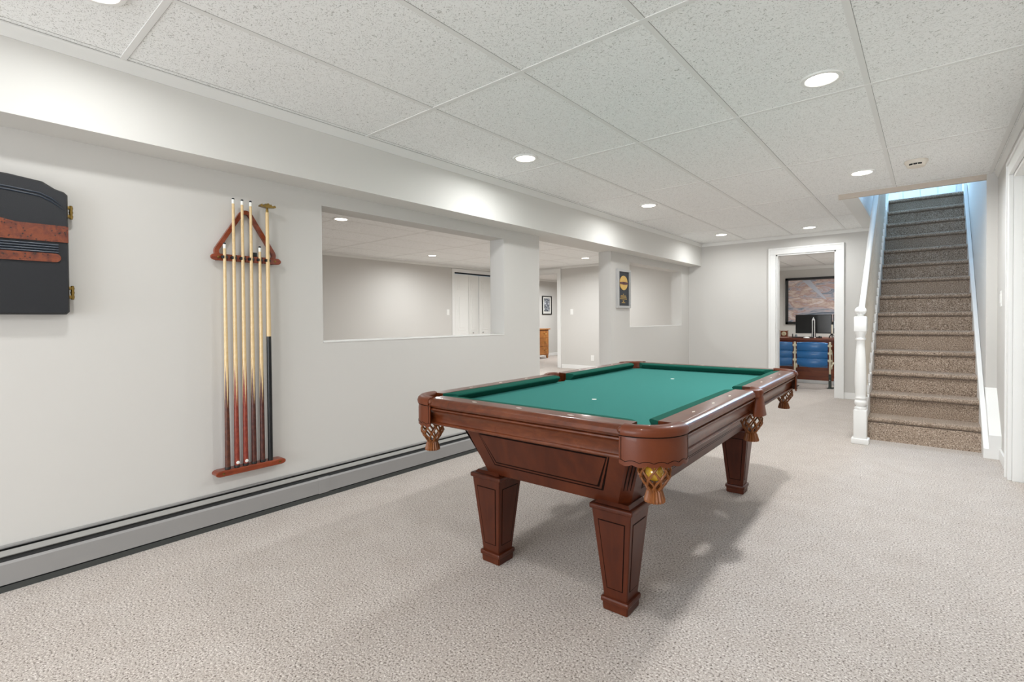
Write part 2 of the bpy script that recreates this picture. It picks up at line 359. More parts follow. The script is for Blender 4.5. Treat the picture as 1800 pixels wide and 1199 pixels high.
# crowns, trims, skirting
def crown(p0, p1, out, h=.045, d=.022, z=H, m='trim2', name='trim_3'):
    pr = [(0, 0), (d, 0), (d, -.006), (d * .75, -.012), (d * .6, -.5 * h), (d * .3, -.8 * h), (d * .25, -h), (0, -h)]
    return struct(MB().sweep([(a, b) for a, b in pr], (p0[0], p0[1], z), (p1[0], p1[1], z), out).obj(name, m, smooth=30))
crown((SX, -4), (SX, FY), (1, 0, 0), h=.05)
crown((SX, FY), (-.55, FY), (0, -1, 0), name='trim_4')
crown((RX, -4), (RX, 5.55), (-1, 0, 0), name='trim_5')
crown((-7.75, -1.6), (-7.75, 9.08), (1, 0, 0), name='trim_6')
crown((-7.75, 9.08), (WB, 9.08), (0, -1, 0), name='trim_7')
crown((-3, 12.78), (-.60, 12.78), (0, -1, 0), h=.07, d=.03, name='trim_8')
crown((-8.55, 9.2), (-8.55, 13.2), (1, 0, 0), name='trim_9')
def base(x0, x1, y0, y1, name):
    return struct(MB().box(x0, x1, y0, y1, 0, .085, .004).obj(name, 'trim'))
base(-.865, -.46, FY - .014, FY, 'baseboard_far'); base(WX, -1.76, FY - .014, FY, 'baseboard_far_left')
base(RX - .014, RX, 4.66, 5.18, 'baseboard_right'); base(-6.2, WB, 9.066, 9.08, 'baseboard_back_room'); base(-8.55, -8.536, 9.2, 13.2, 'baseboard_bedroom')
base(-3, -.60, 12.766, 12.78, 'baseboard_office'); base(WX, WX + .014, 5.306, FY, 'baseboard_left')
# stair opening edge boards
struct(MB().box(-.655, RX, 5.565, 5.60, H - .042, H + .03, .003).obj('trim_10', 'header_shade'))  # unlit look of the front edge board put into its colour
struct(MB().box(-.65, -.515, 5.6, FY, H - .012, H + .03, .002).obj('trim_11', 'trim2'))
# sill ledge linings of the two wall openings
struct(MB().box(WB - .004, WX + .003, 1.622, 3.353, .943, .949).box(WB - .004, WX + .003, 5.792, 7.515, .966, .972).obj('trim_12', 'trim2'))

def casing(name, x0, x1, ztop, y, wdt=.09, d=.02, depth=.14, s=-1):
    """door casing in a wall plane y, opening x0..x1"""
    m = MB()
    for a, b in ((x0 - wdt, x0), (x1, x1 + wdt)): m.box(a, b, y + s * d if s < 0 else y, y if s < 0 else y + d, 0, ztop, .004)
    m.box(x0 - wdt, x1 + wdt, y + s * d, y - .0005, ztop + .0005, ztop + wdt, .004)
    for a in (x0 - wdt - .001, x1 + wdt - .019): m.box(a, a + .02, y + s * (d + .008), y - .001, 0, ztop + wdt - .018)
    m.box(x0 - wdt - .001, x1 + wdt + .001, y + s * (d + .008), y - .001, ztop + wdt - .018, ztop + wdt + .001)
    m.box(x0 - .001, x0 + .018, y, y + depth, 0, ztop).box(x1 - .018, x1 + .001, y, y + depth, 0, ztop).box(x0, x1, y, y + depth, ztop - .018, ztop)
    return struct(m.obj(name, 'trim'))
d1 = casing('door_1', -1.665, -.945, 1.968, FY)
for z in (.20, .98, 1.76): MB().box(-.972, -.962, FY + .03, FY + .10, z - .05, z + .05).obj('hinge', 'steel', d1)
casing('door_2', -7.10, -6.30, 2.10, 9.08)
# door on the right wall (plane x = RX)
m = MB()
m.box(RX - .022, RX, 4.575, 4.665, 0, 2.0, .004).box(RX - .03, RX - .001, 4.646, 4.666, 0, 2.071).box(RX - .03, RX - .001, 3.569, 4.666, 2.071, 2.091).box(RX - .022, RX - .0005, 3.57, 4.665, 2.0005, 2.09, .004).box(RX - .022, RX, 3.57, 3.66, 0, 2.0, .004)
m.box(RX, RX + .12, 4.56, 4.601, 0, 2.0).box(RX, RX + .12, 3.66, 3.68, 0, 2.0).box(RX, RX + .12, 3.68, 4.56, 1.98, 2.0)
d3 = struct(m.obj('door_3', 'trim'))
m = MB().box(RX + .06, RX + .10, 3.69, 4.55, .01, 1.97)
for z0, z1 in ((.25, .9), (1.1, 1.8)):
    for y0, y1 in ((3.8, 4.06), (4.18, 4.44)): m.box(RX + .054, RX + .062, y0, y1, z0, z1, .004)
m.obj('door_slab', 'doorw', d3)
MB().lathe([(.012, 0), (.012, .03), (.026, .04), (.028, .06), (.015, .07)], 16, (0, 0, 0), 'x').obj('door_knob', 'brass', d3, True, None).matrix_local = Matrix.Translation((RX + .06, 3.76, .95)) @ Matrix.Rotation(PI, 4, 'Z')

# bifold closet in the back room
cx = -7.75
m = MB().box(cx + .001, cx + .02, 7.24, 7.31, 0, 2.17).box(cx + .001, cx + .02, 8.86, 8.93, 0, 2.17).box(cx + .001, cx + .02, 7.31, 8.86, 2.10, 2.17)
d4 = struct(m.obj('door_4', 'trim'))
MB().box(cx - .06, cx - .02, 7.31, 8.86, 2.075, 2.10).obj('door_track', 'black', d4)
def leaf(y0, x0, y1, x1, knob=None):
    L_ = math.hypot(y1 - y0, x1 - x0); a = math.atan2(x1 - x0, y1 - y0)
    m = MB().box(-.015, .015, 0, L_ - .006, .02, 2.06, .002)
    for z0, z1 in ((.15, .72), (.85, 1.62), (1.72, 1.96)):
        m.box(.012, .020, L_ * .22, L_ * .78, z0, z1, .004).box(.018, .026, L_ * .32, L_ * .68, z0 + .05, z1 - .05, .004)
    o = m.obj('bifold_leaf', 'doorw', d4); o.location = (x0, y0, 0); o.rotation_euler = (0, 0, -a)
    if knob is not None:
        MB().lathe([(.006, 0), (.006, .015), (.016, .022), (.016, .032), (.008, .036)], 14, (.015, knob * L_, .79), 'x').obj('knob', 'chrome', o, True)
leaf(7.33, cx - .02, 7.70, cx + .03); leaf(7.70, cx + .03, 8.07, cx - .02, .35)
leaf(8.08, cx - .02, 8.46, cx + .0, .25); leaf(8.46, cx + .0, 8.84, cx - .02)

# ------------------------------------------------------------------ recessed ceiling lights
def can(loc, label, power, grp='recessed ceiling lights', spread=168):
    t = thing('recessed_light', label, 'ceiling light', loc, 0, grp)
    MB().lathe([(.066, -.004), (.070, -.007), (.086, -.006), (.090, -.001), (.090, .004), (.066, .004), (.066, -.004)], 36, cap=False).obj('trim_ring', 'white', t, True)
    MB().lathe([(.0665, -.0035), (.0665, .002)], 36).obj('lens', 'lens', t)
    area('lamp', (0, 0, -.008), .12, .12, power, (.955, .985, 1), parent=t, shape='DISK', spread=spread)
    return t
PW = 12.5
for loc, lab in (((-.40, 2.80, H), 'large round recessed light nearest the camera, right side of the ceiling'),
                 ((-.41, 4.82, H), 'round recessed light beside the smoke alarm'),
                 ((-2.20, .40, H), 'round recessed light over the black wall cabinet, at the picture top edge'),
                 ((-2.20, 2.78, H), 'round recessed light over the wall opening, left of the pool table'),
                 ((-2.18, 4.76, H), 'round recessed light above the far left pocket of the pool table'),
                 ((-2.19, 7.10, H), 'round recessed light in the far left corner of the games room'),
                 ((-1.17, 7.30, H), 'round recessed light in front of the office doorway')):
    can(loc, lab, 5 if loc[1] < 1 else 7 if loc[1] > 7 else 8 if loc[0] < -2 else 18)
for loc, q in (((-.40, .6, H), 'right above the camera'), ((-2.2, -1.9, H), 'behind the camera on the soffit side'), ((-.4, -1.9, H), 'behind the camera on the right side')):
    can(loc, 'added recessed fill light ' + q, 8)  # unseen lights added as fill for the room
can((-5.08, 3.06, H), 'round recessed light seen high left through the wall opening', 17, 'back room lights')
can((-6.755, 5.85, H), 'small round recessed light seen mid-ceiling through the wall opening', 17, 'back room lights')
can((-4.95, 8.05, H), 'small round recessed light seen between the wall end and the column', 17, 'back room lights')
can((-5.84, 7.4, H), 'added extra light of the back room hidden by the wall end', 24, 'back room lights')  # extra unseen lamp added to brighten the back room
can((-6.75, 1.0, H), 'recessed light at the near end of the back room', 17, 'back room lights')
can((-4.55, 5.6, H), 'recessed light hidden above the middle of the back room', 17, 'back room lights')
can((-.72, 9.3, H), 'recessed light in the office ceiling, right side', 17, 'office lights'); can((-2.5, 10.4, H), 'recessed light in the office ceiling, left side', 17, 'office lights'); can((-.8, 11.6, H), 'recessed light near the office picture wall', 17, 'office lights')
can((-7.2, 11.2, H), 'recessed light in the bedroom beyond the back room', 42, 'bedroom lights')

t = thing('smoke_alarm', 'round off-white smoke alarm on the ceiling near the stair opening', 'smoke alarm', (-.075, 4.73, H))
MB().lathe([(.070, 0), (.070, -.012), (.063, -.022), (.052, -.044), (.03, -.049), (.004, -.050)], 32).obj('housing', 'alarm', t, True)
v = MB()
for k in range(3):
    a = R(-125 + k * 24); v.box(-.008, .008, -.004, .004, -.034, -.022)
    for q in v.bm.verts[-8:]: pass
v.bm.free(); v = MB()
for k in range(3):
    a = R(-120 + k * 26)
    p = Vector((math.cos(a) * .0565, math.sin(a) * .0575, -.033)); tg = Vector((-math.sin(a), math.cos(a), 0)) * .011
    v.poly([p - tg + Vector((0, 0, .005)), p + tg + Vector((0, 0, .005)), p + tg - Vector((0, 0, .005)), p - tg - Vector((0, 0, .005))], (math.cos(a) * .005, math.sin(a) * .005, 0))
v.obj('vent_slot', 'black', t)

# ------------------------------------------------------------------ baseboard heater
t = thing('baseboard_heater', 'long grey hot-water baseboard heater along the left wall', 'heater', (WX, 0, 0))
def hseg(name, prof, y0, y1, mat, par=t): return MB().sweep(prof, (0, y0, 0), (0, y1, 0), (1, 0, 0)).obj(name, mat, par)
Y0, Y1 = -1.5, 3.86
hseg('back_plate', [(0, .01), (.006, .01), (.006, .158), (.022, .160), (.022, .166), (0, .166)], Y0, Y1, 'heat')
hseg('interior', [(.006, .015), (.066, .015), (.066, .112), (.045, .146), (.006, .152)], Y0, Y1, 'black')
hseg('damper', [(.030, .150), (.033, .153), (.062, .140), (.060, .136)], Y0, Y1, 'heatw')
hseg('front_panel', [(.074, .030), (.080, .030), (.083, .112), (.077, .122), (.071, .120), (.076, .110)], Y0, 1.535, 'heat')
hseg('front_panel', [(.074, .030), (.080, .030), (.083, .112), (.077, .122), (.071, .120), (.076, .110)], 1.60, Y1, 'heat')
hseg('joint_cover', [(.074, .028), (.0825, .028), (.0855, .112), (.079, .125), (.071, .122), (.076, .110)], 1.535, 1.60, 'heat')
hseg('toe_strip', [(.045, .0), (.080, .0), (.079, .024), (.045, .024)], Y0, Y1, 'dark')

# ------------------------------------------------------------------ closed wall cabinet with burl inlay
t = thing('wall_cabinet', 'black plastic wall cabinet with burl wood band and brass hinges', 'cabinet', (WX, .135, 1.115))
ww = .28
def arch(k, top=1): return [(-ww, .52), (-ww + .04, .535), (-.20, .560), (-.1, .572), (0, .576), (.1, .572), (.20, .560), (ww - .04, .535), (ww - .012, .527), (ww, .515)]
outl = [(ww, .012), (ww - .01, 0), (-ww + .01, 0), (-ww, .012)] + arch(0)
m = MB()
m.loft([[(0, y, z) for y, z in outl], [(.050, y, z) for y, z in outl], [(.062, y * .975, .288 + (z - .288) * .975) for y, z in outl]])
m.obj('body', 'plastic', t, 50)
m = MB(); pr = [(-.235, .49), (-.2, .507), (-.1, .517), (0, .521), (.1, .517), (.19, .508), (.225, .492), (.262, .462)]
for k, off in ((0, 0), (1, -.012)):
    m.tube([(.063, y, z + off) for y, z in pr], [.0035 * (1 if 0 < i < len(pr) - 1 else .2) for i in range(len(pr))], 8)
m.obj('top_ridge', 'plastic_s', t, True)
zb, zt = .308, .378
m = MB(); up = [(-ww, zt), (.0, zt + .004)]
prof = [(-ww, zb), (ww - .002, zb), (ww - .002, zt), (.12, zt), (.09, zt + .006), (.06, zt + .014), (-.06, zt + .014), (-.09, zt + .006), (-.12, zt), (-ww, zt)]
m.poly([(.055, y, z) for y, z in prof], (.013, 0, 0)); m.obj('burl_band', 'burl', t)
m = MB()
for k in range(4): m.tube([(.064, -.245, .295 - k * .0105), (.066, 0, .295 - k * .0105), (.064, .245, .295 - k * .0105)], .0042, 10)
m.obj('grille_ribs', 'plastic_s', t, True)
m = MB(); pr = [(y, z) for y, z in [(-.22, .222)] + [(.235 + .018 * math.sin(a), .240 - .018 * math.cos(a)) for a in [PI * i / 8 for i in range(9)]] + [(-.22, .258)]]
m.poly([(.056, y, z) for y, z in pr], (.012, 0, 0)); m.obj('lower_burl_inlay', 'burl', t)
for z in (.445, .095):
    hg = MB().box(.028, .046, ww - .002, ww + .008, z - .026, z - .012, .002).box(.028, .046, ww - .002, ww + .008, z + .012, z + .026, .002).lathe([(.004, -.030), (.006, -.028), (.006, .028), (.004, .030)], 12, (.037, ww + .012, z)).obj('hinge', 'brass', t, True)
    m = MB()
    for q in (-.018, 0, .018): m.lathe([(.0075, -.004), (.0075, .004)], 12, (.037, ww + .012, z + q))
    m.obj('hinge_knuckle', 'brass', hg, True)

# ------------------------------------------------------------------ cue rack, cues, triangle
t = thing('cue_rack', 'reddish wooden cue rack of two bars screwed to the left wall', 'cue rack', (WX, 1.16, 0))
def bar(z0, z1, d, name, x0=0):
    r_ = (z1 - z0) / 2; zc = (z0 + z1) / 2; pts = []
    for i in range(9): a = -PI / 2 + PI * i / 8; pts.append((.176 - r_ + r_ * 1.5 * math.cos(a), zc + r_ * math.sin(a)))
    for i in range(9): a = PI / 2 + PI * i / 8; pts.append((-.176 + r_ + r_ * 1.5 * math.cos(a), zc + r_ * math.sin(a)))
    o = MB().poly([(x0, y, z) for y, z in pts], (d, 0, 0)).obj(name, 'rackw', t)
    bv = o.modifiers.new('b', 'BEVEL'); bv.width = .004; bv.segments = 2; bv.limit_method = 'ANGLE'
    return o
top = bar(1.403, 1.439, .014, 'top_bar', .026); bot = bar(.259, .291, .066, 'bottom_bar')
for q in (-.150, .140): MB().box(0, .028, q, q + .01, 1.404, 1.411).obj('wall_spacer', 'rackw', top)
for y in (-.148, .148):
    MB().lathe([(.006, 0), (.006, .002), (.003, .003)], 12, (.040, y, 1.421), 'x').obj('screw', 'brass', top, True)
    MB().lathe([(.006, 0), (.006, .002), (.003, .003)], 12, (.066, y, .275), 'x').obj('screw', 'brass', bot, True)
cy = [1.038, 1.084, 1.129, 1.173, 1.219, 1.262]
for i, y in enumerate(cy):
    yy = y - 1.16
    m = MB()
    for s in (-1, 1):
        m.tube([(.038, yy + s * .004, 1.421), (.046, yy + s * .013, 1.421), (.056, yy + s * .011, 1.421), (.061, yy + s * .0065, 1.421)], .0035, 8, flat_=2.2)
    m.obj('cue_clip', 'black', t, True)
for y in (-.092, -.046, -.0, .045, .090):
    MB().box(.038, .046, y - .015, y + .015, 1.404, 1.438, .003).obj('bar_block', 'rackw', t)
def cue(i, zt, mat, label, butt='rubber', dot=False):
    y = cy[i]; zb = .2915; zt = 1.08 + (zt - 1.08) * .9924; L_ = zt - zb
    c = thing('pool_cue', label, 'pool cue', (WX + .052, y, zb), 0, 'pool cues in the wall rack')
    rt = .0068; rj = .0135
    def rad(h): return rj + (rt - rj) * min(1, max(0, (h - .02) / (L_ - .03))) ** .85
    hs = [0.012] + [L_ * k / 10 for k in range(1, 10)] + [L_ - .030]
    MB().lathe([(rad(h), h) for h in hs], 16).obj('shaft', mat, c, True)
    MB().lathe([(rad(L_ - .03) + .0003, L_ - .030), (rt + .0003, L_ - .008)], 14).obj('ferrule', 'ferrule', c, True)
    MB().lathe([(rt, L_ - .008), (rt, L_ - .003), (rt * .7, L_)], 14).obj('tip', 'tip', c, True)
    MB().lathe([(.0125, 0), (.0145, .002), (.0145, .012), (.0138, .014)], 16).obj('bumper', butt, c, True)
    if dot: MB().lathe([(.0001, 0), (.009, .001), (.0075, .003), (.0001, .004)], 12, (.0125, 0, .028), 'x').obj('white_dot', 'chalkd', c, True)
    return c
cue(0, 1.500, 'cue_brown', 'short pool cue with brown butt, leftmost in the wall rack')
cue(1, 1.746, 'cue_red', 'tall red-butted pool cue, second from left in the rack', dot=True)
cue(2, 1.746, 'cue_red', 'tall red-butted pool cue, third from left under the triangle peak', dot=True)
cue(3, 1.746, 'cue_dark', 'tall pool cue with dark maroon butt, fourth from left')
cue(4, 1.500, 'cue_dark', 'short pool cue with dark butt, fifth from left beside the black bridge stick')
b = thing('bridge_stick', 'mechanical bridge stick with black lower half and brass notched head', 'bridge stick', (WX + .052, cy[5], .2915))
MB().lathe([(.0128, .0), (.0132, .3), (.0122, .702)], 16).obj('lower_shaft', 'blackrod', b, True)
MB().lathe([(.0122, .702), (.0090, 1.40)], 16).obj('upper_shaft', 'maple', b, True)
m = MB().lathe([(.007, 1.395), (.0075, 1.41), (.005, 1.43)], 12)
pr = [(-.042, 1.428), (-.042, 1.436), (-.034, 1.443), (-.029, 1.436), (-.020, 1.436), (-.015, 1.446), (-.009, 1.438), (-.004, 1.449), (.004, 1.449), (.009, 1.438), (.016, 1.446), (.021, 1.437), (.03, 1.438), (.036, 1.443), (.042, 1.436), (.042, 1.430), (.0, 1.424)]
m.poly([(-.012, y, z) for y, z in pr], (.03, 0, 0)); m.obj('bridge_head', 'brass', b)
# triangle
t = thing('ball_triangle', 'reddish wooden pool ball triangle hung behind the cues', 'ball rack', (WX, 1.160, 1.414))
V = [(-.192, .0), (.0, .313), (.192, .0)]
def rounded(V, r, n=8):
    out = []
    for i in range(3):
        p = Vector(V[i]); a = (Vector(V[i - 1]) - p).normalized(); c = (Vector(V[(i + 1) % 3]) - p).normalized()
        ang = a.angle(c); d = r / math.tan(ang / 2); cc = p + (a + c).normalized() * (r / math.sin(ang / 2))
        s0 = p + a * d - cc; s1 = p + c * d - cc; a0 = math.atan2(s0.y, s0.x); a1 = math.atan2(s1.y, s1.x); da = (a1 - a0 + PI) % (2 * PI) - PI
        out += [(cc.x + r * math.cos(a0 + da * k / n), cc.y + r * math.sin(a0 + da * k / n)) for k in range(n + 1)]
    return out
o1 = rounded(V, .040); ctr = (0, .09)
def inset(pts, d):
    n = len(pts); out = []
    for i in range(n):
        p0, p1, p2 = Vector(pts[i - 1]), Vector(pts[i]), Vector(pts[(i + 1) % n]); tg = (p2 - p0).normalized(); nn = Vector((tg.y, -tg.x))
        if (Vector(ctr) - p1).dot(nn) < 0: nn = -nn
        out.append(tuple(p1 + nn * d))
    return out
o2 = inset(o1, .021)
m = MB(); bmm = m.bm
def ring(pts, x): return [bmm.verts.new((x, y, z)) for y, z in pts]
A, B, C_, D_ = ring(o1, .003), ring(o1, .024), ring(o2, .024), ring(o2, .003)
n = len(o1)
for P, Q in ((A, B), (B, C_), (C_, D_), (D_, A)):
    for i in range(n): bmm.faces.new((P[i], P[(i + 1) % n], Q[(i + 1) % n], Q[i]))
m.obj('frame', 'rackw', t, 45)
tag(MB().box(-.011, .011, -.011, .011, 0, .022, .002).obj('chalk_cube', 'chalk', None, False, None), 'small dark chalk cube standing on the cue rack top bar', 'chalk').location = (WX + .033, 1.197, 1.439)

# ------------------------------------------------------------------ framed award on the column wall
t = thing('framed_record', 'tall silver shadow-box frame with gold disc on grey mat', 'framed award', (WX, 5.60, 1.448))
hw, hh = .176, .238
m = MB()
for a, b2, c, d in ((-hw + .045, hw - .030, hh - .028, hh), (-hw + .045, hw - .030, -hh, -hh + .028), (-hw, -hw + .0452, -hh, hh), (hw - .0302, hw, -hh, hh)):
    m.box(.001, .026, a, b2, c, d)
m.obj('frame', 'silver', t)
MB().box(0, .010, -hw + .02, hw - .02, -hh + .02, hh - .02).obj('mat_board', 'mat_grey', t)
dd = []
for k in range(40): a = 2 * PI * k / 40; dd.append((.011, .0 + .103 * math.cos(a), .072 + .089 * math.sin(a)))
dk = MB().poly(dd, (.006, 0, 0)).obj('gold_disc', 'gold', t)
m = MB()
for k, (y, s) in enumerate(((-.085, .022), (-.048, .03), (-.012, .034), (.026, .034), (.06, .03), (.09, .024))):
    m.box(.018, .022, y - .015, y + .015, .068 - s / 2, .068 + s / 2, .002)
m.obj('disc_lettering', 'maroon', dk)
m = MB()
for z, hwid, n_ in ((-.068, .012, 1), (-.088, .070, 6), (-.105, .080, 7), (-.125, .092, 8), (-.148, .02, 2), (-.158, .012, 2), (-.172, .045, 5)):
    for k in range(n_):
        y = -hwid + (k + .5) * 2 * hwid / n_; m.box(.0105, .013, y - hwid / n_ * .8, y + hwid / n_ * .8, z - .005, z + .005)
m.obj('gold_lettering', 'goldt', t)

# ------------------------------------------------------------------ switches and outlets
def plate(name, label, cat, loc, ax, rocker=True):
    t = thing(name, label, cat, loc); 
    if ax == 'x': rz = PI / 2 * 0
    t.rotation_euler = (0, 0, {'+x': 0, '-x': PI, '-y': -PI / 2}[ax])
    p = MB().box(0, .006, -.037, .037, -.06, .06, .002).obj('cover_plate', 'white', t)
    if rocker: MB().box(.006, .010, -.016, .016, -.034, .034, .002).obj('rocker', 'white', t)
    else:
        for z in (-.02, .02):
            o = MB().box(.006, .008, -.017, .017, z - .014, z + .014, .002).obj('socket', 'white', t)
            MB().box(.0078, .0085, -.008, -.006, z - .005, z + .006).box(.0078, .0085, .006, .008, z - .005, z + .006).obj('slot', 'dark', o)
    return t
plate('light_switch', 'white rocker light switch on the right wall beside the stairs', 'light switch', (RX, 5.24, 1.21), '-x')
plate('light_switch', 'white light switch right of the bedroom doorway', 'light switch', (-5.93, 9.08, 1.235), '-y')
plate('light_switch', 'white light switch left of the bifold closet', 'light switch', (-7.75, 7.13, 1.24), '+x')
plate('wall_outlet', 'white wall outlet low on the back room wall beside the column', 'outlet', (-5.42, 9.08, .25), '-y', False)

# ------------------------------------------------------------------ staircase
RISE, RUN, Y00 = .187, .22, 5.405
XLs, XRs = -.413, .322
t = thing('staircase', 'carpeted taupe staircase with white newel, balusters and handrail', 'staircase', (0, 5.4, 0))
oy = -5.4
for i in range(14):
    z = .190 + RISE * i; y = Y00 + RUN * i + oy; zl = max(0, z - RISE) if i else 0
    pr = []   # (y, z) riser bottom -> under nosing -> rounded nose -> tread back
    pr += [(y + (.028 if i else -.045), zl - (.0 if i == 0 else .01)), (y + (.026 if i else .0), z - .048), (y + .010, z - .044)]
    for k in range(9): a = -PI / 2 - PI * k / 8; pr.append((y + .020 + .022 * math.cos(a), z - .021 + .021 * math.sin(a)))
    d_ = RUN + .04 if i < 13 else 1.2
    pr += [(y + d_, z), (y + d_, z - .05), (y + .05, z - .05), (y + .05, zl - (.0 if i == 0 else .01))]
    MB().poly([(XLs, a, b) for a, b in pr], (XRs - XLs, 0, 0)).obj('carpeted_step', 'stair', t, 40)
def nz(y): return .190 + (y - Y00) * RISE / RUN
def sloped(x0, x1, ya, yb, lo, hi, name, mat, plumb=True, par=t, zmin=None):
    pts = [(ya, nz(ya) + lo), (yb, nz(yb) + lo), (yb, nz(yb) + hi), (ya, nz(ya) + hi)]
    if zmin is not None:
        yk = Y00 + (zmin - lo - .190) * RUN / RISE
        pts = [(ya, zmin), (yk, zmin)] + pts[1:]
    return MB().poly([(x0, a + oy, b) for a, b in pts], (x1 - x0, 0, 0)).obj(name, mat, par)
sloped(-.462, XLs, 5.20, 8.30, -.30, .075, 'left_stringer', 'trim', zmin=0)
sloped(XRs, .352, 5.18, 8.30, -.30, .075, 'right_stringer', 'trim', zmin=0)
# handrail
pr = [(-.020, -.022), (-.018, -.03), (.018, -.03), (.020, -.022), (.023, .0), (.018, .02), (.008, .030), (-.008, .030), (-.018, .02), (-.023, .0)]
yA, yB = 5.19, 7.95; rz0 = 1.125 + (yA - 5.15) * .85
m = MB().loft([[(-.44 + a, yy + oy, 1.125 + (yy - 5.15) * .85 + b) for a, b in pr] for yy in (yA, yB)])
m.obj('handrail', 'trim', t, 40)
# newel post
m = MB().box(-.062, .062, -.062, .062, 0, .045, .006).box(-.046, .046, -.046, .046, .04, .285, .004).box(-.044, .044, -.044, .044, .955, 1.082, .006)
m.lathe([(.043, .28), (.043, .305), (.036, .312), (.030, .318), (.038, .326), (.044, .345), (.042, .362), (.032, .372), (.036, .38), (.040, .388), (.036, .396), (.038, .42), (.042, .52), (.040, .65), (.033, .80), (.028, .872), (.030, .880), (.038, .886), (.038, .896), (.030, .903), (.034, .925), (.042, .945), (.042, .957)], 28)
m.lathe([(.030, 1.08), (.024, 1.09), (.020, 1.096), (.026, 1.10), (.038, 1.112), (.043, 1.130), (.039, 1.148), (.026, 1.162), (.008, 1.168)], 28)
nw = m.obj('newel_post', 'trim', t, 40); nw.location = (-.445, 5.155 + oy, 0)
# balusters
bb = MB().box(-.022, .022, -.022, .022, 0, .078, .003).obj('baluster', 'trim', t)
m = MB().box(-.011, .011, -.011, .011, .80, 1.0, .002)
m.lathe([(.016, .076), (.016, .085), (.010, .10), (.013, .115), (.009, .13), (.011, .20), (.012, .28), (.010, .45), (.008, .70), (.011, .74), (.008, .76), (.012, .80)], 12)
sp0 = m.obj('spindle', 'spindle', bb, 40); b0 = bb; b0.location = (-.434, 5.33 + oy, nz(5.33) + .065)
for k in range(1, 24):
    c = b0.copy(); COL.objects.link(c); c.parent = t; yy = 5.33 + .11 * k; c.location = (-.434, yy + oy, nz(yy) + .065)
    d = sp0.copy(); COL.objects.link(d); d.parent = c
# wall under the stair flight
struct(MB().poly([(-.458, 5.23, 0), (-.458, FY, 0), (-.458, FY, nz(FY) - .30), (-.458, 5.50, max(0.0, nz(5.5) - .28))], (.03, 0, 0)).obj('wall_under_stairs', 'wall'))
# sloping white ledge right of the stairs
struct(MB().poly([(.352, 5.18, 0), (.352, 5.55, 0), (.352, 5.55, .50), (.352, 5.18, .178)], (RX - .352, 0, 0)).obj('trim_13', 'trim'))

# ------------------------------------------------------------------ pool table
HX, HY, ZT = .587, 1.09, .749
T = thing('pool_table', 'cherry wood pool table with green cloth and leather net pockets', 'pool table', (-1.188, 2.466, 0), R(1.2))
ZC = .709
# cloth bed with pocket notches
CX, CY_ = HX - .10, HY - .10
def bed():
    pts = []
    def arc(cx_, cy_, r, a0, a1, n=10): return [(cx_ + r * math.cos(R(a0 + (a1 - a0) * k / n)), cy_ + r * math.sin(R(a0 + (a1 - a0) * k / n))) for k in range(n + 1)]
    pts += arc(CX + .012, -CY_ - .012, .062, 185, 85)
    pts += arc(CX + .045, 0, .056, 235, 125)
    pts += arc(CX + .012, CY_ + .012, .062, -85, -185)
    pts += arc(-CX - .012, CY_ + .012, .062, 5, -95)
    pts += arc(-CX - .045, 0, .056, 55, -55)
    pts += arc(-CX - .012, -CY_ - .012, .062, 95, -5)
    return pts
bd = bed()
cl_o = MB().poly([(x, y, ZC - .02) for x, y in bd], (0, 0, .02)).obj('cloth_bed', 'felt', T)
for y in (-.48, .48): MB().lathe([(.011, 0), (.011, .0008)], 20, (0, y, ZC)).obj('spot', 'spot', cl_o)
# rails: profile o measured inward from the outer edge
railp = [(.004, .742), (.012, .7485), (.022, .7495), (.085, .7495), (.086, .700), (.014, .700), (.014, .7125), (.004, .715), (-.002, .723), (-.001, .736)]
cushp = [(.086, .7485), (.094, .7485), (.128, .7455), (.135, .740), (.134, .735), (.112, ZC + .002), (.086, ZC)]
def rail(p0, p1, inn, e0, e1, nsight):
    """outer edge p0 -> p1; inn = inward unit vector; e0/e1 = cushion mitre (length cut at nose)"""
    p0, p1, inn = Vector((*p0, 0)), Vector((*p1, 0)), Vector((*inn, 0)); tg = (p1 - p0).normalized()
    def endring(p, sgn, e, prof, nose=.135, base_=.086):
        return [p + tg * (sgn * e * max(0, (a - base_)) / (nose - base_)) + inn * a + Vector((0, 0, b)) for a, b in prof]
    w_ = MB().loft([[p0 + inn * a + Vector((0, 0, b)) for a, b in railp], [p1 + inn * a + Vector((0, 0, b)) for a, b in railp]]).obj('rail', 'cherry_h', T, 35)
    MB().loft([endring(p0, 1, e0, cushp), endring(p1, -1, e1, cushp)]).obj('cushion', 'felt_shade', w_)
    L_ = (p1 - p0).length
    for k in range(nsight):
        c = p0 + tg * (L_ * (k + 1) / (nsight + 1)) + inn * .048 + Vector((0, 0, .7496))
        MB().poly([c + tg * .014, c + inn * .005, c - tg * .014, c - inn * .005], (0, 0, .0006)).obj('sight', 'ivory', w_)
ce, cs = .135, .135
rail((-HX + ce, -HY), (HX - ce, -HY), (0, 1), .045, .045, 3)
rail((-HX + ce, HY), (HX - ce, HY), (0, -1), .045, .045, 3)
for s in (1, -1):
    rail((s * HX, -HY + ce), (s * HX, -.062), (-s, 0), .045, .014, 3)
    rail((s * HX, .062), (s * HX, HY - ce), (-s, 0), .014, .045, 3)
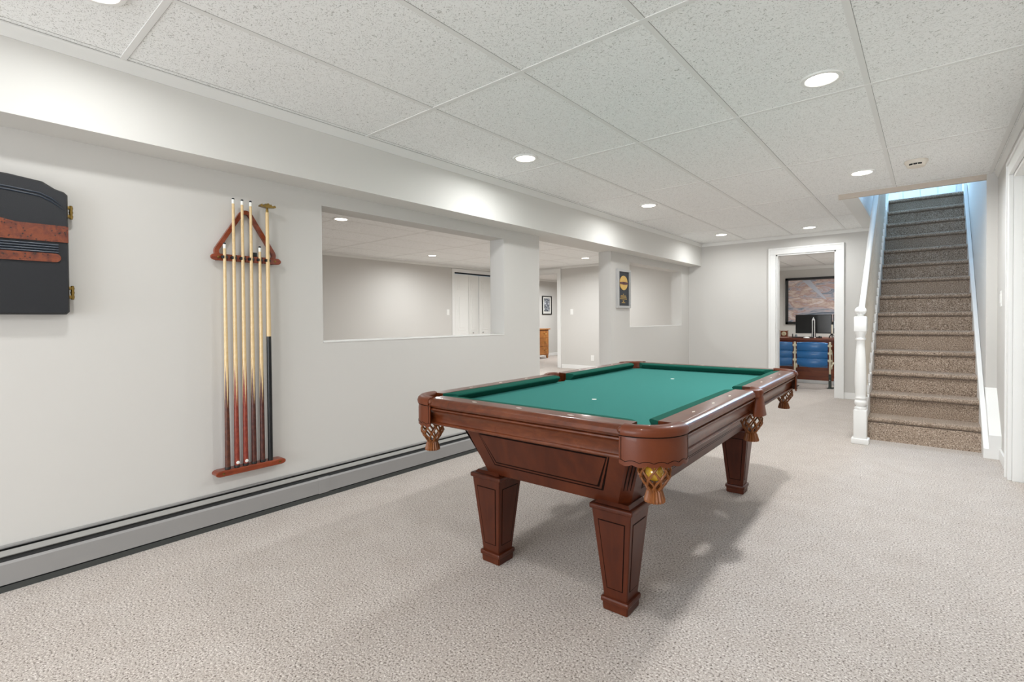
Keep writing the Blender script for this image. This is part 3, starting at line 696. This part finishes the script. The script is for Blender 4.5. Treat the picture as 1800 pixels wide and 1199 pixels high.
# apron: fascia with mouldings under the rails
apr = [(.012, .711), (.005, .708), (.004, .703), (.009, .699), (.014, .697), (.020, .690), (.026, .675), (.029, .660), (.028, .650), (.022, .647), (.020, .642), (.023, .637), (.034, .634), (.062, .634), (.062, .711)]
for p0, p1, inn in (((-HX + .10, -HY), (HX - .10, -HY), (0, 1)), ((-HX + .10, HY), (HX - .10, HY), (0, -1)), ((HX, -HY + .10), (HX, HY - .10), (-1, 0)), ((-HX, -HY + .10), (-HX, HY - .10), (1, 0))):
    MB().sweep(apr, (*p0, 0), (*p1, 0), (*inn, 0)).obj('apron', 'cherry_h', T, 35)
# bed support filling between the aprons
MB().box(-HX + .10, HX - .10, -HY + .20, HY - .20, .640, .694).box(-HX + .22, HX - .22, -HY + .07, HY - .07, .640, .694).obj('slate_frame', 'cherry', T)
# cabinet body
bx0, by0, bx1, by1 = .345, .862, .428, .945; z0, z1 = .405, .640; ch = .035
def oct_(hx, hy, z, c=ch): return [(-hx + c, -hy, z), (hx - c, -hy, z), (hx, -hy + c, z), (hx, hy - c, z), (hx - c, hy, z), (-hx + c, hy, z), (-hx, hy - c, z), (-hx, -hy + c, z)]
cab = MB().loft([oct_(bx0, by0, z0), oct_(bx1, by1, z1)]).obj('cabinet', 'cherry', T)
def quadpanel(P, n, m, off, thick):
    """rectangle-ish panel: P = 4 corners in 3-D (bl, br, tr, tl); m = margins (side, bottom, top)"""
    pass
def onface(side, u, v, d):
    """point on cabinet face: u in -1..1 along, v 0..1 up, d outward"""
    z = z0 + (z1 - z0) * v; hx = bx0 + (bx1 - bx0) * v; hy = by0 + (by1 - by0) * v
    if side == 'n': return Vector((u, -hy - d, z))
    if side == 'f': return Vector((u, hy + d, z))
    if side == 'r': return Vector((hx + d, u, z))
    return Vector((-hx - d, u, z))
def panel(side, ub, ut, vb, vt):
    for k, (e, d0, d1, mat, nm_) in enumerate(((0, .0004, .0012, 'groove', 'panel_groove'), (.006, -.002, .0030, 'cherry', 'raised_panel'), (.013, .0025, .0036, 'groove', 'panel_groove'), (.019, .002, .0052, 'cherry', 'raised_panel'))):
        h = e / (z1 - z0)
        pts = [onface(side, -ub + e, vb + h, d0), onface(side, ub - e, vb + h, d0), onface(side, ut - e, vt - h, d0), onface(side, -ut + e, vt - h, d0)]
        nrm = onface(side, 0, .5, 1) - onface(side, 0, .5, 0)
        MB().poly(pts, nrm.normalized() * (d1 - d0)).obj(nm_, mat, cab)
panel('n', .262, .318, .20, .86); panel('f', .262, .318, .20, .86)
panel('r', .775, .845, .20, .86); panel('l', .775, .845, .20, .86)
# corner pilaster flutes
m = MB()
for sx in (1, -1):
    for sy in (1, -1):
        for k in (-1, 0, 1):
            a0 = Vector((sx * (bx0 - ch / 2 + k * .009), sy * (by0 - ch / 2 - k * .009), z0 + .012)); a1 = Vector((sx * (bx1 - ch / 2 + k * .009), sy * (by1 - ch / 2 - k * .009), z1 - .02))
            m.tube([a0, a1], .0022, 6)
m.obj('corner_fluting', 'groove', cab)
# legs
def leg(cx_, cy_):
    m = MB().frustum(0, 0, .05, .046, .046, .382, .078, .078, .002)
    m.box(-.086, .086, -.086, .086, .381, .401, .007, 3)
    m.frustum(0, 0, .398, .072, .072, .412, .060, .060)
    m.box(-.0565, .0565, -.0565, .0565, .030, .052, .008).frustum(0, 0, 0, .049, .049, .032, .051, .051, .003)
    l = m.obj('leg', 'cherry', T); l.location = (cx_, cy_, 0)
    for ax in range(4):
        rot = Matrix.Rotation(PI / 2 * ax, 4, 'Z')
        def hw(z): return .046 + (.078 - .046) * (z - .05) / .332
        for e, d0, d1, mat, nm_ in ((0, .0002, .0008, 'groove', 'leg_groove'), (.0036, 0, .0018, 'cherry', 'leg_panel')):
            za, zb_ = .085 + e, .345 - e
            pts = [Vector((-hw(za) + .017 + e, -hw(za) - d0, za)), Vector((hw(za) - .017 - e, -hw(za) - d0, za)), Vector((hw(zb_) - .020 - e, -hw(zb_) - d0, zb_)), Vector((-hw(zb_) + .020 + e, -hw(zb_) - d0, zb_))]
            MB().poly([rot @ p for p in pts], rot @ Vector((0, -(d1 - d0), 0))).obj(nm_, mat, l)
    return l
for sx in (1, -1):
    for sy in (1, -1): leg(-.010 + sx * .303, -.012 + sy * .793)
# pockets
def net(par, cx_, cy_, zt, zb, rx=.045, ry=.045):
    m = MB(); zf = zb + .040
    def prof(f):   # f 0..1 top -> waist
        return (.95 + .12 * math.sin(PI * min(1, f * 1.15))) * (1 - max(0, f - .45) ** 1.5 * 1.25)
    for s in (1, -1):
        for k in range(8):
            pts = []
            for q in range(15):
                f = q / 14; a = 2 * PI * k / 8 + s * f * 1.35; rr = prof(f)
                wv = 1 + .03 * math.sin(q * 1.7 + k)
                pts.append((cx_ + rx * rr * wv * math.cos(a), cy_ + ry * rr * wv * math.sin(a), zt + (zf - zt) * f))
            m.tube(pts, [.0036 + .0012 * (q == 7) for q in range(15)], 6)
    m.obj('net_bag', 'leather2', par, True)
    m = MB(); rings = []
    for z, r_ in ((zf + .006, .022), (zf, .019), (zf - .006, .023), (zf - .020, .027), (zb + .006, .031), (zb, .030), (zb + .004, .012)):
        rings.append([(cx_ + (r_ + .0022 * (1 if k % 2 else -1) * (r_ > .02)) * math.cos(2 * PI * k / 36), cy_ + (r_ + .0022 * (1 if k % 2 else -1) * (r_ > .02)) * math.sin(2 * PI * k / 36), z) for k in range(36)])
    m.loft(rings).obj('leather_fringe', 'leather2', par)
def corner(sx, sy):
    P = bpy.data.objects.new('corner_pocket', None); COL.objects.link(P); P.parent = T
    ox, oy_, r0 = HX - .137, HY - .137, .140
    def arcp(a, r_, z): return (sx * (ox + r_ * math.cos(a)), sy * (oy_ + r_ * math.sin(a)), z)
    # leather shield wrapping the corner, scalloped lower edge
    n_ = 48; m = MB(); b_ = m.bm; outer, inner = [], []
    for k in range(n_ + 1):
        a = R(-7) + R(104) * k / n_; zl = .634 - .006 * abs(math.sin(6 * PI * k / n_ / 1.0))
        colo = [arcp(a, r0 + .003, zl), arcp(a, r0 + .003, .70), arcp(a, r0 + .0, .728)]
        coli = [arcp(a, r0 - .003, zl), arcp(a, r0 - .003, .70), arcp(a, r0 - .006, .728)]
        outer.append([b_.verts.new(c) for c in colo]); inner.append([b_.verts.new(c) for c in coli])
    for k in range(n_):
        for j in range(2):
            b_.faces.new((outer[k][j], outer[k + 1][j], outer[k + 1][j + 1], outer[k][j + 1])); b_.faces.new((inner[k][j], inner[k + 1][j], inner[k + 1][j + 1], inner[k][j + 1]))
        for j in (0, 2): b_.faces.new((outer[k][j], outer[k + 1][j], inner[k + 1][j], inner[k][j]))
    for q in (0, n_):
        for j in range(2): b_.faces.new((outer[q][j], outer[q][j + 1], inner[q][j + 1], inner[q][j]))
    sh = m.obj('leather_shield', 'leather', P, 40)
    # stitched seam line and scallop stitching
    m = MB(); m.tube([arcp(R(-7 + 104 * k / 24), r0 + .0035, .7195) for k in range(25)], .0014, 6)
    m.tube([arcp(R(-7 + 104 * k / 60), r0 + .0035, .641 + .006 * abs(math.cos(6 * PI * k / 60))) for k in range(61)], .0009, 5)
    for a in (-4, 94): m.tube([arcp(R(a), r0 + .0035, z) for z in (.645, .68, .716)], .0009, 5)
    m.obj('seam', 'groove', sh)
    # padded top roll from rail to rail
    m = MB(); pr = [(.006, .722), (.008, .732), (.004, .744), (-.006, .752), (-.024, .754), (-.040, .751), (-.046, .744), (-.046, .715), (-.030, .715)]
    rings = [[arcp(R(-4 + 98 * k / 24), r0 + a, z) for a, z in pr] for k in range(25)]
    m.loft(rings); m.obj('top_roll', 'leather', P, 50)
    # liner inside the pocket
    m = MB(); rings = []
    for z, r_ in ((.742, .100), (.70, .100), (.650, .085), (.635, .056)):
        rings.append([arcp(R(-40 + 170 * k / 20), r_ - .006 - .0, z) for k in range(21)])
    m.loft(rings, close=False, cap=False); m.obj('pocket_liner', 'leather', P, True)
    # end caps on the rails
    for a in (-6, 96):
        m = MB(); c = Vector(arcp(R(a), r0 - .004, .735)); m.sphere(c, .011, 1, 1.0, 12)
        m.obj('brass_ferrule' if 0 else 'rail_button', 'cherry_h', P, True)
    net(P, sx * (HX - .075), sy * (HY - .080), .640, .508)
    return P
for sx in (1, -1):
    for sy in (1, -1): corner(sx, sy)
def sidep(s):
    P = bpy.data.objects.new('side_pocket', None); COL.objects.link(P); P.parent = T
    X = s * HX
    # horseshoe leather collar around the hole
    m = MB(); pr = [(-.010, .715), (-.012, .740), (-.004, .751), (.008, .753), (.018, .748), (.020, .715)]
    rings = []
    for k in range(17):
        a = R(-78 + 156 * k / 16); rings.append([(s * (HX - .056 + (.052 + d) * math.cos(a)), (.052 + d) * 1.05 * math.sin(a), z) for d, z in pr])
    m.loft(rings); m.obj('top_roll', 'leather', P, 50)
    # flared leather shield hanging outside the apron
    m = MB(); rings = []
    for z, hw_, bul in ((.748, .026, .020), (.738, .028, .026), (.724, .030, .022), (.70, .040, .026), (.66, .058, .030), (.632, .070, .034)):
        ring_ = []
        for k in range(13):
            u = -1 + 2 * k / 12; ring_.append((s * (HX - .004 + bul * (1 - u * u) ** .5 + .002), u * hw_, z))
        for k in range(13):
            u = 1 - 2 * k / 12; ring_.append((s * (HX - .009 + bul * (1 - u * u) ** .5 * .9), u * hw_ * .95, z))
        rings.append(ring_)
    m.loft(rings); m.obj('leather_shield', 'leather', P, 45)
    m = MB(); rings = []
    for z, r_ in ((.742, .056), (.70, .056), (.655, .050), (.635, .046)):
        rings.append([(s * (HX - .056 + r_ * math.cos(R(-110 + 220 * k / 20))), r_ * math.sin(R(-110 + 220 * k / 20)), z) for k in range(21)])
    m.loft(rings, close=False, cap=False); m.obj('pocket_liner', 'leather', P, True)
    net(P, s * (HX - .030), 0, .640, .508, .043, .046)
sidep(1); sidep(-1)
# yellow ball lying in the near right net
th = R(1.2); lx, ly = HX - .075, -HY + .080
bl = tag(MB().sphere((0, 0, 0), .0285, 1, 1, 24).obj('pool_ball', 'yellow', None, 80), 'yellow pool ball caught in the near right net pocket', 'pool ball')
bl.location = (-1.188 + lx * math.cos(th) - ly * math.sin(th), 2.466 + lx * math.sin(th) + ly * math.cos(th), .600)

# ------------------------------------------------------------------ office
# big framed abstract
t = thing('framed_painting', 'large abstract landscape in black frame on the office wall', 'painting', (-1.45, 12.78, 1.445))
pw, ph = 1.07, .525
m = MB()
for a in ((-pw, pw, ph - .055, ph), (-pw, pw, -ph, -ph + .06), (-pw, -pw + .06, -ph, ph), (pw - .06, pw, -ph, ph)): m.box(a[0], a[1], -.04, 0, a[2], a[3], .005)
m.obj('frame', 'frameb', t)
MB().box(-pw + .05, pw - .05, -.022, -.005, -ph + .05, ph - .05).obj('canvas', 'canvas', t)
MB().poly([(-.74, -.0235, .465), (-.58, -.0235, .465), (-.26, -.0235, .02), (-.32, -.0235, .04)], (0, .001, 0)).obj('painted_ray', flat('pale_ray', '#b5b9c2', .5), t)
# desk
t = thing('office_desk', 'long reddish wooden desk behind the blue stadium seats', 'desk', (-1.61, 9.6, 0))
MB().box(-.9, .9, -.30, .40, .70, .738, .004).obj('desk_top', 'deskw', t)
MB().box(-.87, .87, -.26, -.235, .055, .70).box(-.87, -.84, -.25, .35, .0, .70).box(.84, .87, -.25, .35, .0, .70).obj('modesty_panel', 'deskw', t)
MB().box(-.87, .87, -.275, -.235, 0, .055, .004).obj('pale_plinth', 'trim2', t)
def monitor(x, y, label):
    t = thing('computer_monitor', label, 'monitor', (x, y, .738))
    b = MB().box(-.262, .262, 0, .035, .07, .385, .004).obj('bezel', 'bezel', t)
    MB().box(-.253, .253, -.002, .001, .085, .377).obj('screen', 'screen', t)
    MB().box(-.03, .03, .02, .05, 0.01, .15, .003).obj('stand', 'bezel', t); MB().box(-.11, .11, -.05, .11, 0, .012, .004).obj('foot', 'bezel', t)
monitor(-1.475, 9.57, 'wide black monitor on the desk below the painting')
monitor(-.93, 9.57, 'second black monitor at the right door edge beside the candle')
t = thing('desk_stand', 'slim white twin-pole stand in front of the black monitor', 'stand', (-1.455, 9.45, .738))
MB().lathe([(.006, .0), (.006, .30)], 10, (-.016, 0, 0)).lathe([(.006, .0), (.006, .30)], 10, (.016, 0, 0)).obj('twin_pole', 'white', t, True)
MB().box(-.03, .03, -.03, .03, 0, .008, .002).obj('base', 'white', t)
MB().poly([(-.022, -.004, .29), (.022, -.004, .29), (.018, -.004, .305), (0, -.004, .345), (-.018, -.004, .305)], (0, .008, 0)).obj('finial', 'white', t)
t = thing('candlestick', 'pale candle in a dark metal holder at the right end of the desk', 'candlestick', (-1.20, 9.47, .738))
MB().lathe([(.010, .07), (.010, .215), (.003, .218)], 14).obj('candle', 'wax', t, True)
m = MB().lathe([(.012, .05), (.016, .062), (.014, .075)], 12).lathe([(.004, .02), (.004, .055)], 8)
for k in range(5):
    a = 2 * PI * k / 5 + .3; m.tube([(0, 0, .045), (.022 * math.cos(a), .022 * math.sin(a), .055), (.04 * math.cos(a), .04 * math.sin(a), .02), (.045 * math.cos(a), .045 * math.sin(a), .0)], .004, 6)
m.obj('holder', 'bezel', t, True)
t = thing('desk_clock', 'square wooden desk clock with round cream dial', 'clock', (-1.90, 9.52, .738))
MB().box(-.052, .052, -.02, .03, .01, .112, .004).obj('case', 'deskw', t)
f = MB().lathe([(.036, 0), (.036, -.004), (.030, -.006)], 28, (0, -.02, .062), 'y').obj('dial', 'face', t, True)
MB().box(-.001, .001, -.028, -.026, .060, .085).box(-.001, .016, -.028, -.026, .061, .063).obj('hands', 'bezel', f)
m = MB()
for s in (-1, 1): m.lathe([(.004, 0), (.004, .112), (.008, .116), (.002, .124)], 10, (s * .062, -.018, 0)).lathe([(.009, 0), (.009, .006)], 12, (s * .062, -.018, 0))
m.obj('brass_columns', 'brass', t, True)
t = thing('desk_box', 'low brass box at the left door edge, left of the clock', 'box', (-2.0, 9.5, .738))
MB().box(-.03, .03, -.02, .02, 0, .018, .003).obj('body', 'brass', t)
t = thing('pen_holder', 'small dark pen stand right of the wooden clock', 'pen stand', (-1.775, 9.5, .738))
MB().box(-.045, .045, -.02, .02, 0, .010, .002).obj('tray', 'bezel', t); MB().lathe([(.009, .01), (.007, .065)], 10, (.008, 0, 0)).obj('pen', 'bezel', t, True)
tag(MB().lathe([(.012, 0), (.018, .01), (.020, .03), (.014, .045), (.012, .052)], 16).obj('glass_jar', 'glassy', None, True), 'small grey jar between pen stand and black monitor', 'jar').location = (-1.716, 9.5, .738)
tag(MB().box(-.16, .16, -.05, .05, 0, .016, .004).obj('keyboard', 'bezel', None), 'black keyboard lying in front of the left monitor half', 'keyboard').location = (-1.60, 9.43, .738)
tag(MB().lathe([(.001, .020), (.03, .016), (.045, .008), (.047, 0)], 18).obj('computer_mouse', 'white', None, True), 'white rounded mouse on the desk left of the twin-pole stand', 'mouse').location = (-1.535, 9.34, .738)
tag(MB().lathe([(.001, .035), (.02, .03), (.03, .015), (.028, 0)], 18).obj('desk_speaker', 'bezel', None, True), 'small dark rounded object on the desk right of the twin-pole stand', 'speaker').location = (-1.36, 9.45, .738)

# stadium seats, backs towards the camera
def seat(x, label):
    t = thing('stadium_seat', label, 'seat', (x, 8.80, 0), 0, 'blue stadium seats in the office')
    hw_ = .205
    for k, (za, zb_) in enumerate(((.332, .452), (.450, .562), (.560, .688))):
        m = MB(); rings = []
        for q in range(13):
            u = -1 + 2 * q / 12; x_ = u * hw_; yb = -.045 * (1 - u * u); sag = .022 * (1 - u * u) if k == 0 else .006 * (1 - u * u)
            zlo = za - sag + (.018 * abs(u) ** 4 if k == 0 else 0); zhi = zb_ + (.010 * (1 - u * u) if k == 2 else -.006 * (1 - u * u) * 0)
            rings.append([(x_, yb, zlo), (x_, yb - .012, zlo + .012), (x_, yb - .016, (zlo + zhi) / 2), (x_, yb - .012, zhi - .012), (x_, yb, zhi), (x_, yb + .012, zhi), (x_, yb + .012, zlo)])
        m.loft(rings); m.obj('back_slat', 'blue', t, 50)
    # folded seat pan
    m = MB(); rings = []
    for q in range(9):
        u = -1 + 2 * q / 8; rings.append([(u * .19, .06 - .02 * (1 - u * u), .33), (u * .19, .10, .30), (u * .19, .14, .62), (u * .19, .12, .63)])
    m.loft(rings); m.obj('seat_pan', 'blue', t, 50)
    return t
def standard(x, label, arm):
    t = thing('seat_standard', label, 'seat stand', (x, 8.80, 0), 0, 'cast iron seat standards')
    m = MB().box(-.012, .012, -.012, .012, .20, .686, .003).lathe([(.014, .68), (.016, .69), (.010, .70)], 10)
    for z in (.645, .53, .42): m.box(-.028, .028, -.024, -.010, z - .014, z + .014, .003).box(-.014, .014, -.030, -.010, z - .024, z + .024, .003)
    m.tube([(0, 0, .30), (.01, .05, .32), (.015, .16, .36), (.02, .25, .37)], .012, 8)
    m.tube([(.015, .01, .58), (.022, .06, .52), (.022, .07, .42), (.015, .05, .34)], .008, 8)
    m.lathe([(.03, -.012), (.035, 0), (.03, .012)], 16, (.012, .05, .32), 'x')
    m.obj('upright', 'cream', t, 40)
    g_ = MB().poly([(-.016, -.03, .004), (-.016, .05, .004), (-.016, .02, .11), (-.016, .016, .215), (-.016, -.016, .215), (-.016, -.02, .11)], (.032, 0, 0)).obj('foot_bracket', 'greeniron', t)
    MB().box(-.032, .045, -.06, .10, 0, .008, .002).obj('floor_plate', 'greeniron', t)
    MB().sphere((-.0, -.022, .125), .008).obj('bolt', 'chrome', t, True)
seat(-1.372, 'blue slatted stadium seat back seen whole in the doorway')
seat(-1.846, 'blue slatted stadium seat partly hidden by the left door jamb')
standard(-1.606, 'cream cast iron upright between the two blue stadium seats', False)
standard(-1.138, 'cream iron upright with green foot at the right end of the seats', True)
standard(-2.085, 'cream iron upright at the left end hidden behind the jamb', False)

# ------------------------------------------------------------------ bedroom beyond: dresser and picture
t = thing('dresser', 'honey pine dresser with drawers seen through the narrow doorway', 'dresser', (-8.545, 10.75, 0))
MB().box(.02, .465, -.44, .44, .10, .79, .004).obj('body', 'pine', t)
MB().box(0, .50, -.48, .48, .79, .82, .005).obj('top', 'pine', t)
for s in (-1, 1):
    for q in (.03, .41): MB().frustum(q + .02, s * .415, 0, .018, .018, .11, .025, .025).obj('leg', 'pine', t)
MB().poly([(.450, -.39, .10), (.450, .39, .10), (.450, .39, .07), (.450, .30, .075), (.450, .20, .095), (.450, -.20, .095), (.450, -.30, .075), (.450, -.39, .07)], (.014, 0, 0)).obj('apron', 'pine', t)
for z0_, z1_ in ((.115, .325), (.335, .555), (.565, .775)):
    d_ = MB().box(.460, .476, -.42, .42, z0_, z1_, .004).obj('drawer', 'pine', t)
    for yy in (-.25, .25):
        zc = (z0_ + z1_) / 2; m = MB().tube([(.476, yy - .035, zc + .012), (.49, yy - .035, zc + .008), (.494, yy - .02, zc - .01), (.494, yy + .02, zc - .01), (.49, yy + .035, zc + .008), (.476, yy + .035, zc + .012)], .0045, 8)
        for q in (-.035, .035): m.lathe([(.011, 0), (.009, .006)], 12, (.476, yy + q, zc + .012), 'x')
        m.obj('drawer_handle', 'brass', d_, True)
t = thing('framed_photograph', 'small black framed grey photograph above the pine dresser', 'picture', (-8.55, 11.75, 1.483))
m = MB()
for a in ((-.23, .23, .245, .27), (-.23, .23, -.27, -.245), (-.23, -.205, -.27, .27), (.205, .23, -.27, .27)): m.box(0, .03, a[0], a[1], a[2], a[3], .003)
m.obj('frame', 'frameb', t); MB().box(0, .012, -.21, .21, -.25, .25).obj('mat_board', 'matw', t); MB().box(.011, .014, -.135, .135, -.18, .20).obj('photo_print', 'photo', t)
